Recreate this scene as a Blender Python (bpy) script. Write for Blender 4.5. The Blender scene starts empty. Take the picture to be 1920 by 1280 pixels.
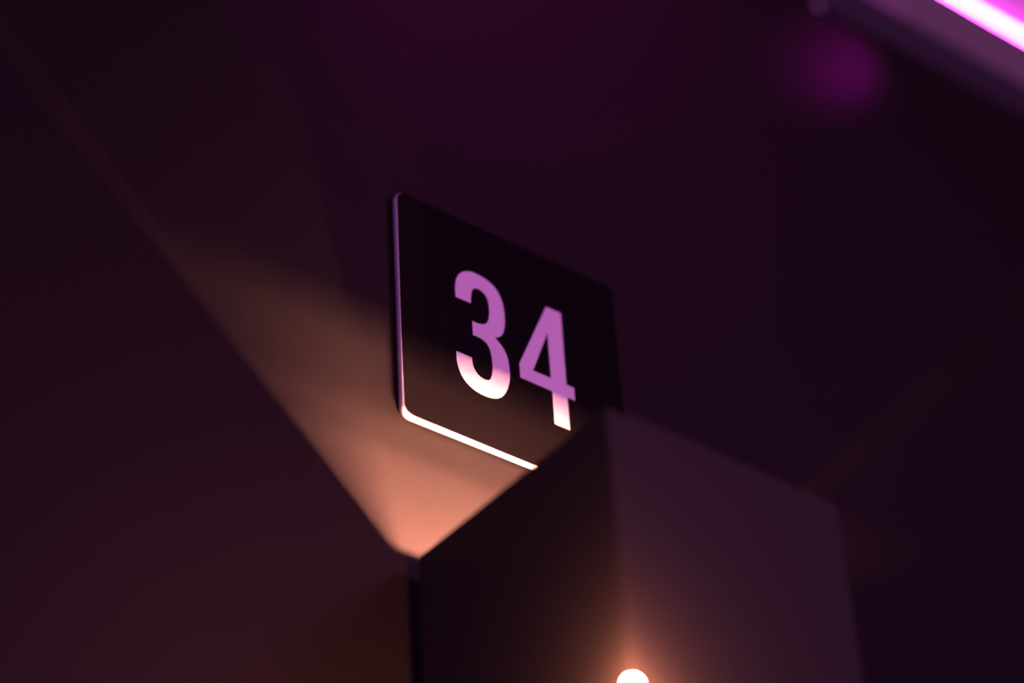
import bpy, bmesh, math
from mathutils import Matrix, Vector
C = bpy.context.scene.collection
sc = bpy.context.scene

# ------------------------------------------------------------------ camera
cam = bpy.data.cameras.new('camera'); cam_o = bpy.data.objects.new('camera', cam); C.objects.link(cam_o)
right = Vector((0.79473, -0.60471, -0.05230)); up = Vector((-0.34321, -0.51881, 0.78296))
R_ = right.normalized(); F_ = R_.cross(up).normalized(); U_ = F_.cross(R_).normalized()   # F_ points back from the view
CAMPOS = Vector((-0.88731, -1.19682, -1.11676))
cam_o.matrix_world = Matrix(((R_.x, U_.x, F_.x, CAMPOS.x), (R_.y, U_.y, F_.y, CAMPOS.y), (R_.z, U_.z, F_.z, CAMPOS.z), (0, 0, 0, 1)))
cam.sensor_width = 36.0; cam.lens = 5118 / 1920 * 36; cam.clip_start = .01; cam.clip_end = 50
cam.dof.use_dof = True; cam.dof.focus_distance = 1.91; cam.dof.aperture_fstop = 1.7
sc.camera = cam_o

# ------------------------------------------------------------------ world, lights, exposure
w = bpy.data.worlds.new('dim_room'); sc.world = w; w.use_nodes = True
w.node_tree.nodes['Background'].inputs['Color'].default_value = (.5, .2, .42, 1)
w.node_tree.nodes['Background'].inputs['Strength'].default_value = .012

def area_lamp(name, loc, aim, size, power, col, size_y=None, spread=180):
    l = bpy.data.lights.new(name, 'AREA'); l.energy = power; l.color = col
    l.shape = 'RECTANGLE' if size_y else 'DISK'; l.size = size; l.spread = math.radians(spread)
    if size_y: l.size_y = size_y
    o = bpy.data.objects.new(name, l); C.objects.link(o); o.location = loc
    o.rotation_euler = (Vector(aim) - Vector(loc)).to_track_quat('-Z', 'Y').to_euler()
    return o
# assumed magenta and violet area lamps outside the frame, added for the purple light
area_lamp('assumed_magenta_key', (.75, -1.5, .55), (.1, 0, 0), .6, 11, (1.0, .26, .86))
area_lamp('assumed_violet_side', (-1.2, -1.15, -.75), (-.1, 0, -.1), .5, 11, (.75, .2, 1.0))

def spot_lamp(name, loc, aim, power, col, angle, blend=1, rad=.02):
    l = bpy.data.lights.new(name, 'SPOT'); l.energy = power; l.color = col; l.spot_size = math.radians(angle); l.spot_blend = blend; l.shadow_soft_size = rad
    o = bpy.data.objects.new(name, l); C.objects.link(o); o.location = loc
    o.rotation_euler = (Vector(aim) - Vector(loc)).to_track_quat('-Z', 'Y').to_euler(); return o
spot_lamp('added_magenta_spot', (.605, -.085, .69), (.526, 0, .637), .75, (1, 0, .85), 52)  # added unseen spot, only there to make the soft magenta blob
spot_lamp('added_magenta_wash', (.2, -.45, .93), (.18, 0, .6), 8, (1, 0, .7), 60)  # added unseen spot for the faint magenta glow high on the wall

sc.view_settings.view_transform = 'Standard'; sc.view_settings.look = 'None'
sc.view_settings.exposure = 0; sc.view_settings.gamma = 1; sc.view_settings.use_curve_mapping = False
sc.cycles.use_denoising = True

# ------------------------------------------------------------------ materials
def mat(name, col, rough=.5, spec=.5, noise=0, scale=30, bump=0, coat=0):
    m = bpy.data.materials.new(name); m.use_nodes = True; nt = m.node_tree; b = nt.nodes['Principled BSDF']
    b.inputs['Roughness'].default_value = rough; b.inputs['Specular IOR Level'].default_value = spec
    b.inputs['Base Color'].default_value = (*col, 1); b.inputs['Coat Weight'].default_value = coat
    if noise or bump:
        tc = nt.nodes.new('ShaderNodeTexCoord'); n = nt.nodes.new('ShaderNodeTexNoise'); n.inputs['Scale'].default_value = scale
        n.inputs['Detail'].default_value = 5; nt.links.new(tc.outputs['Object'], n.inputs['Vector'])
        if noise:
            r = nt.nodes.new('ShaderNodeValToRGB')
            r.color_ramp.elements[0].color = (*[c * (1 - noise) for c in col], 1); r.color_ramp.elements[1].color = (*[c * (1 + noise) for c in col], 1)
            nt.links.new(n.outputs['Fac'], r.inputs['Fac']); nt.links.new(r.outputs['Color'], b.inputs['Base Color'])
        if bump:
            bm_ = nt.nodes.new('ShaderNodeBump'); bm_.inputs['Strength'].default_value = bump; bm_.inputs['Distance'].default_value = .001
            nt.links.new(n.outputs['Fac'], bm_.inputs['Height']); nt.links.new(bm_.outputs['Normal'], b.inputs['Normal'])
    return m
def glow(name, col, strength):
    m = bpy.data.materials.new(name); m.use_nodes = True; b = m.node_tree.nodes['Principled BSDF']
    b.inputs['Base Color'].default_value = (.8, .8, .8, 1)
    b.inputs['Emission Color'].default_value = (*col, 1); b.inputs['Emission Strength'].default_value = strength
    return m
def dusty(m):                                 # a few pale specks of dust on the paint
    nt = m.node_tree; b = nt.nodes['Principled BSDF']; src = b.inputs['Base Color'].links[0].from_socket
    tc = nt.nodes.new('ShaderNodeTexCoord'); v = nt.nodes.new('ShaderNodeTexVoronoi'); v.inputs['Scale'].default_value = 90
    lt = nt.nodes.new('ShaderNodeMath'); lt.operation = 'LESS_THAN'; lt.inputs[1].default_value = .06
    sep = nt.nodes.new('ShaderNodeSeparateColor'); gt = nt.nodes.new('ShaderNodeMath'); gt.operation = 'GREATER_THAN'; gt.inputs[1].default_value = .85
    mu = nt.nodes.new('ShaderNodeMath'); mu.operation = 'MULTIPLY'; mx = nt.nodes.new('ShaderNodeMix'); mx.data_type = 'RGBA'
    L = nt.links.new
    L(tc.outputs['Object'], v.inputs['Vector']); L(v.outputs['Distance'], lt.inputs[0]); L(v.outputs['Color'], sep.inputs[0]); L(sep.outputs[0], gt.inputs[0])
    L(lt.outputs[0], mu.inputs[0]); L(gt.outputs[0], mu.inputs[1]); L(mu.outputs[0], mx.inputs['Factor'])
    L(src, mx.inputs[6]); mx.inputs[7].default_value = (.024, .02, .018, 1); L(mx.outputs[2], b.inputs['Base Color'])
    return m
WALL = mat('dark_wall_paint', (.012, .0098, .0097), .6, .08, .05, 60, .03); dusty(WALL)
CEIL = mat('dark_ceiling_paint', (.02, .018, .016), .6, .1, .1, 40)
LEDGE = mat('grey_ledge_paint', (.18, .18, .18), .6, .2, .08, 60)
WHITE = mat('white_cove_paint', (.5, .5, .5), .7)
FLOOR = mat('dark_floor_carpet', (.03, .025, .028), .9, .1, .2, 200)
BOX = mat('charcoal_powder_coat', (.017, .0175, .0145), .6, .1, .06, 300, .04)
BLACK_IN = mat('matt_black_inside', (.012, .012, .012), .8, .1, .1, 80)
ACRYL = mat('gloss_black_acrylic', (.006, .0048, .0052), .15, .2, .1, 20)
EDGE = mat('pale_acrylic_edge', (.55, .55, .55), .4, .5, .08, 400)
DIGIT = mat('white_vinyl', (.85, .85, .85), .5, .3, .03, 150)
METAL = mat('brushed_aluminium', (.4, .4, .42), .35, .5, .1, 100)
NEON = glow('neon_glow', (1.0, .045, .90), 75)
LED2 = glow('warm_bulb_glow', (1.0, .27, .18), 9600)

# ------------------------------------------------------------------ helpers
def obj(name, bm, m, parent=None, smooth=False):
    me = bpy.data.meshes.new(name); bm.normal_update(); bm.to_mesh(me); bm.free()
    for x in (m if isinstance(m, (list, tuple)) else [m]): me.materials.append(x)
    if smooth: me.polygons.foreach_set('use_smooth', [True] * len(me.polygons))
    o = bpy.data.objects.new(name, me); C.objects.link(o)
    if parent:
        o.parent = parent; o.matrix_parent_inverse = Matrix.Translation(-parent.location)
    return o
def thing(name, loc, label, cat):
    o = bpy.data.objects.new(name, None); C.objects.link(o); o.location = loc; o.empty_display_size = .05
    o['label'] = label; o['category'] = cat; return o
def box(bm, x0, x1, y0, y1, z0, z1, bevel=0):
    r = bmesh.ops.create_cube(bm, size=1)
    bmesh.ops.transform(bm, verts=r['verts'], matrix=Matrix.Translation(((x0+x1)/2, (y0+y1)/2, (z0+z1)/2)) @ Matrix.Diagonal((x1-x0, y1-y0, z1-z0, 1)))
    if bevel:
        es = {e for v in r['verts'] for e in v.link_edges}
        bmesh.ops.bevel(bm, geom=list(es), offset=bevel, segments=2, affect='EDGES')
    return bm
def cyl(bm, a, b, r, seg=24):
    a, b = Vector(a), Vector(b); d = b - a
    q = d.to_track_quat('Z', 'Y').to_matrix().to_4x4()
    bmesh.ops.create_cone(bm, cap_ends=True, segments=seg, radius1=r, radius2=r, depth=d.length, matrix=Matrix.Translation((a+b)/2) @ q)
    return bm
def ball(bm, c, r, u=16, v=10):
    bmesh.ops.create_uvsphere(bm, u_segments=u, v_segments=v, radius=r, matrix=Matrix.Translation(c)); return bm
def struct(name, bm, m, label):
    o = obj(name, bm, m); o['kind'] = 'structure'; o['label'] = label; return o

# ------------------------------------------------------------------ setting
WY = .002                                    # wall face, just behind the sign
CZ = .95                                     # ceiling height above the sign's lower edge
struct('wall_back', box(bmesh.new(), -2.0, 3.0, WY, .1, -2.64, CZ + .1), WALL, 'dark plum painted wall behind the number sign')
struct('ceiling', box(bmesh.new(), -2.0, 3.0, -2.6, WY, CZ, CZ + .1), CEIL, 'dark painted ceiling over the corridor')
struct('floor', box(bmesh.new(), -2.0, 3.0, -2.6, WY, -2.74, -2.64), FLOOR, 'dark carpeted floor below the frame')
LY0, LZ0, LZ1 = -.03, .6885, .759           # light cove: front of its fascia, underside, top edge
bm = bmesh.new()
prof = [(WY, LZ0), (LY0, LZ0), (LY0, LZ1), (LY0+.004, LZ1), (LY0+.004, LZ0+.006), (WY, LZ0+.006)]
ends = [[bm.verts.new((x, y, z)) for y, z in prof] for x in (-2.0, 3.0)]
for i in range(6): bm.faces.new((ends[0][i], ends[0][(i+1) % 6], ends[1][(i+1) % 6], ends[1][i]))
bm.faces.new(ends[0]); bm.faces.new(list(reversed(ends[1]))); bmesh.ops.recalc_face_normals(bm, faces=bm.faces)
bmesh.ops.bevel(bm, geom=[e for e in bm.edges if abs(e.verts[0].co.x - e.verts[1].co.x) > 1], offset=.0006, segments=2, affect='EDGES')
struct('trim_1', bm, LEDGE, 'grey light cove along the top of the wall, in front of the neon tube')
struct('trim_2', box(bmesh.new(), -2.0, 3.0, -.003, WY, LZ0 + .006, CZ), WHITE, 'white painted back of the light cove, lit magenta by the neon tube')

# neon tube in the cove
NX0, NX1, NY, NZ, NR = .1, 2.2, -.018, .7765, .0055
nt_ = thing('neon_tube', ((NX0+NX1)/2, NY, NZ), 'glowing white-hot magenta neon tube running along the light cove, upper right', 'neon light')
obj('tube', cyl(bmesh.new(), (NX0, NY, NZ), (NX1, NY, NZ), NR), NEON, nt_, True)
for x in (NX0 - .01, NX1): obj('end_cap', cyl(bmesh.new(), (x, NY, NZ), (x + .01, NY, NZ), NR + .0002), METAL, nt_)
for x in (.4, 1.2, 2.0): obj('tube_support', box(bmesh.new(), x-.004, x+.004, NY-.002, NY+.002, LZ0+.006, NZ-NR), METAL, nt_)

# ------------------------------------------------------------------ number sign
S = .2028; TS = .0055
def rounded(x0, x1, z0, z1, r, n=8):
    P = []
    for cx, cz, a0 in ((x1-r, z0+r, -90), (x1-r, z1-r, 0), (x0+r, z1-r, 90), (x0+r, z0+r, 180)):
        for i in range(n + 1):
            a = math.radians(a0 + 90 * i / n); P.append((cx + r*math.cos(a), cz + r*math.sin(a)))
    return P
sign = thing('number_sign', (S/2, 0, S/2), 'square black room number sign reading 34 with rounded corners on dark wall', 'sign')
bm = bmesh.new(); P = rounded(0, S, 0, S, .0085); CH = .0005
Pi = rounded(CH, S-CH, CH, S-CH, .0085-CH)
rings = [[bm.verts.new((x, y, z)) for x, z in q] for q, y in ((P, 0), (P, -TS+CH), (Pi, -TS))]
n = len(P)
for a, b in zip(rings, rings[1:]):
    for i in range(n):
        f = bm.faces.new((a[i], a[(i+1) % n], b[(i+1) % n], b[i])); f.material_index = 1; f.smooth = True
bm.faces.new(rings[2]); bm.faces.new(list(reversed(rings[0])))
bmesh.ops.recalc_face_normals(bm, faces=bm.faces)
obj('plate', bm, [ACRYL, EDGE], sign)

obj('mounting_tape', box(bmesh.new(), .012, S-.012, 0, WY, .012, S-.012), BLACK_IN, sign)
three = [(49.86,124.31,1),(49.74,132.32,0),(50.57,138.78,0),(52.49,144.75,0),(55.99,149.77,0),(60.38,152.83,0),(66.04,154.77,0),(72.60,154.73,0),(79.75,153.24,0),(86.14,149.67,0),(90.42,144.12,0),(93.16,135.16,0),(93.91,124.00,0),(93.29,116.33,0),(91.93,110.38,0),(89.69,106.06,0),(86.58,103.23,0),(83.56,101.70,1),(86.95,99.03,0),(90.95,94.82,0),(93.66,89.40,0),(94.90,83.35,0),(95.33,76.98,0),(95.32,71.75,0),(94.50,66.20,0),(92.96,60.36,0),(91.05,55.68,0),(88.22,51.0,0),(84.80,47.74,0),(81.16,45.70,0),(75.97,44.33,0),(69.59,44.13,0),(62.68,45.35,0),(56.51,48.58,0),(51.76,53.84,0),(48.97,61.00,0),(47.91,67.63,0),(48.03,74.04,1),(61.69,73.92,1),(62.04,68.55,0),(63.40,64.28,0),(66.09,61.04,0),(69.80,59.17,0),(73.2,58.96,0),(75.78,59.79,0),(77.63,61.95,0),(79.20,66.83,0),(79.98,72.36,0),(79.96,79.53,0),(79.08,86.36,0),(77.11,91.42,0),(74.0,94.15,0),(69.30,95.45,0),(63.80,95.31,1),(63.72,108.19,1),(68.05,108.12,0),(72.63,109.03,0),(75.31,110.48,0),(77.40,112.95,0),(78.92,116.63,0),(79.91,122.44,0),(79.98,129.21,0),(79.00,134.85,0),(76.93,138.65,0),(73.14,140.8,0),(69.21,140.89,0),(66.51,139.32,0),(64.69,135.78,0),(63.73,129.94,0),(63.43,124.42,1)]
def smooth_outline(pts, sub=4):
    n = len(pts); out = []
    for i in range(n):
        p1, p2 = pts[i], pts[(i+1) % n]
        p0 = p1 if p1[2] else pts[i-1]; p3 = p2 if p2[2] else pts[(i+2) % n]
        k = 1 if (p1[2] and p2[2]) else sub
        for j in range(k):
            t = j / k
            out.append(tuple(.5*(2*b + (c-a)*t + (2*a-5*b+4*c-d)*t*t + (3*b-a-3*c+d)*t**3) for a, b, c, d in zip(p0[:2], p1[:2], p2[:2], p3[:2])))
    return out
four = [(134.1,152.9),(147.9,152.9),(147.9,86.1),(154.9,86.1),(154.9,74.4),(147.9,74.4),(147.9,45.2),(134.2,45.2),(134.2,74.4),(105.0,74.6),(105.0,87.6)]
hole = [(133.6,128.3),(117.2,86.1),(133.6,86.1)]
def digit(outlines):
    cu = bpy.data.curves.new('digit', 'CURVE'); cu.dimensions = '2D'; cu.fill_mode = 'BOTH'; cu.extrude = .00015
    for q in outlines:
        s = cu.splines.new('POLY'); s.points.add(len(q) - 1); s.use_cyclic_u = True
        for pt, (x, z) in zip(s.points, q): pt.co = (x / 1000, z / 1000, 0, 1)
    t = bpy.data.objects.new('digit', cu); me = bpy.data.meshes.new_from_object(t); bpy.data.objects.remove(t); bpy.data.curves.remove(cu)
    b = bmesh.new(); b.from_mesh(me); bpy.data.meshes.remove(me)
    bmesh.ops.transform(b, verts=b.verts, matrix=Matrix.Translation((0, -TS - .00015, 0)) @ Matrix.Rotation(math.pi/2, 4, 'X'))
    return b
o = obj('digit', digit([smooth_outline(three)]), DIGIT, sign); o['label'] = 'white numeral 3'
o = obj('digit', digit([four, hole]), DIGIT, sign); o['label'] = 'white numeral 4'

# ------------------------------------------------------------------ square box wall lamp
XL, ZT, W, D, G = .0029, -.1214, .1922, .1947, .012
XR = XL + W; YB = -G; YF = -G - D; T = .002; ZB = -.36
lamp = thing('wall_lamp', (XL + W/2, 0, ZB), 'square charcoal box wall lamp below the sign, throwing warm light up the wall', 'lamp')
bm = bmesh.new()
def ring(x0, x1, y0, y1, z): return [bm.verts.new(v) for v in ((x0, y0, z), (x1, y0, z), (x1, y1, z), (x0, y1, z))]
ro = [ring(XL, XR, YF, YB, z) for z in (ZB, ZT)]; ri = [ring(XL+T, XR-T, YF+T, YB-T, z) for z in (ZT, ZB + T)]
seq = [ro[0], ro[1], ri[0], ri[1]]
for k, (a, b) in enumerate(zip(seq, seq[1:])):
    for i in range(4):
        f = bm.faces.new((a[i], a[(i+1) % 4], b[(i+1) % 4], b[i])); f.material_index = 1 if k == 2 else 0
bm.faces.new(list(reversed(ro[0]))); f = bm.faces.new(ri[1]); f.material_index = 1
bmesh.ops.recalc_face_normals(bm, faces=bm.faces)
vert = [e for e in bm.edges if abs(e.verts[0].co.z - e.verts[1].co.z) > .1 and (abs(e.verts[0].co.x - XL) < 1e-6 or abs(e.verts[0].co.x - XR) < 1e-6)]
bmesh.ops.bevel(bm, geom=vert, offset=.0008, segments=2, affect='EDGES')
obj('housing', bm, [BOX, BLACK_IN], lamp)
GAP = .0034
obj('lid', box(bmesh.new(), XL+T+GAP, XR-T-GAP, YF+T, -.0751, ZT-.002, ZT), BLACK_IN, lamp)
obj('wall_bracket', box(bmesh.new(), XL+.05, XR-.05, YB, WY, ZB+.03, ZT-.06, .001), BOX, lamp)
LX, LY, LZ = XL + W/2, -.109, -.215
obj('led_carrier', box(bmesh.new(), LX-.085, LX+.012, LY-.05, LY+.008, LZ-.004, LZ-.001), BLACK_IN, lamp)
obj('lamp_holder', cyl(bmesh.new(), (LX, LY, ZB+T), (LX, LY, LZ-.004), .012), BLACK_IN, lamp)
for d, k in ((.111, .82), (.132, .48), (.150, .56)):           # rows of chips: a long strip and one compact bright chip each
    for x0, x1, e in ((.028, .094, 8.2e3), (.098, .106, 3.3e4)):
        obj('led', box(bmesh.new(), x0, x1, -d-.0035, -d+.0035, LZ-.001, LZ+.002), glow('warm_led_glow', (1.0, .39, .245), e * k), lamp)
# small bare bulb on an added arm, lighting the box's lower front corner from outside
BC = Vector((.0043, -.2067, -.3137)) - Vector((.5746, .6388, .5175)) * .028 - Vector((0, 0, .004))
arm = obj('added_bulb_arm', cyl(bmesh.new(), (XL+.012, YF+.012, ZB+.004), (BC.x, BC.y, ZB+.004), .003, 12), METAL, lamp)
obj('bulb_socket', cyl(bmesh.new(), (BC.x, BC.y, ZB), (BC.x, BC.y, BC.z-.003), .004, 16), METAL, lamp)
obj('bulb', ball(bmesh.new(), BC, .0035), LED2, lamp, True)

# small screw cap under the light cove
scr = bmesh.new(); bmesh.ops.create_uvsphere(scr, u_segments=16, v_segments=10, radius=.0045, matrix=Matrix.Translation((.5, WY, .683)) @ Matrix.Diagonal((1, .7, 1, 1)))
o = obj('screw_cap', scr, METAL, None, True)
o['label'] = 'tiny round screw cap on the wall under the light cove, top edge'; o['category'] = 'screw'
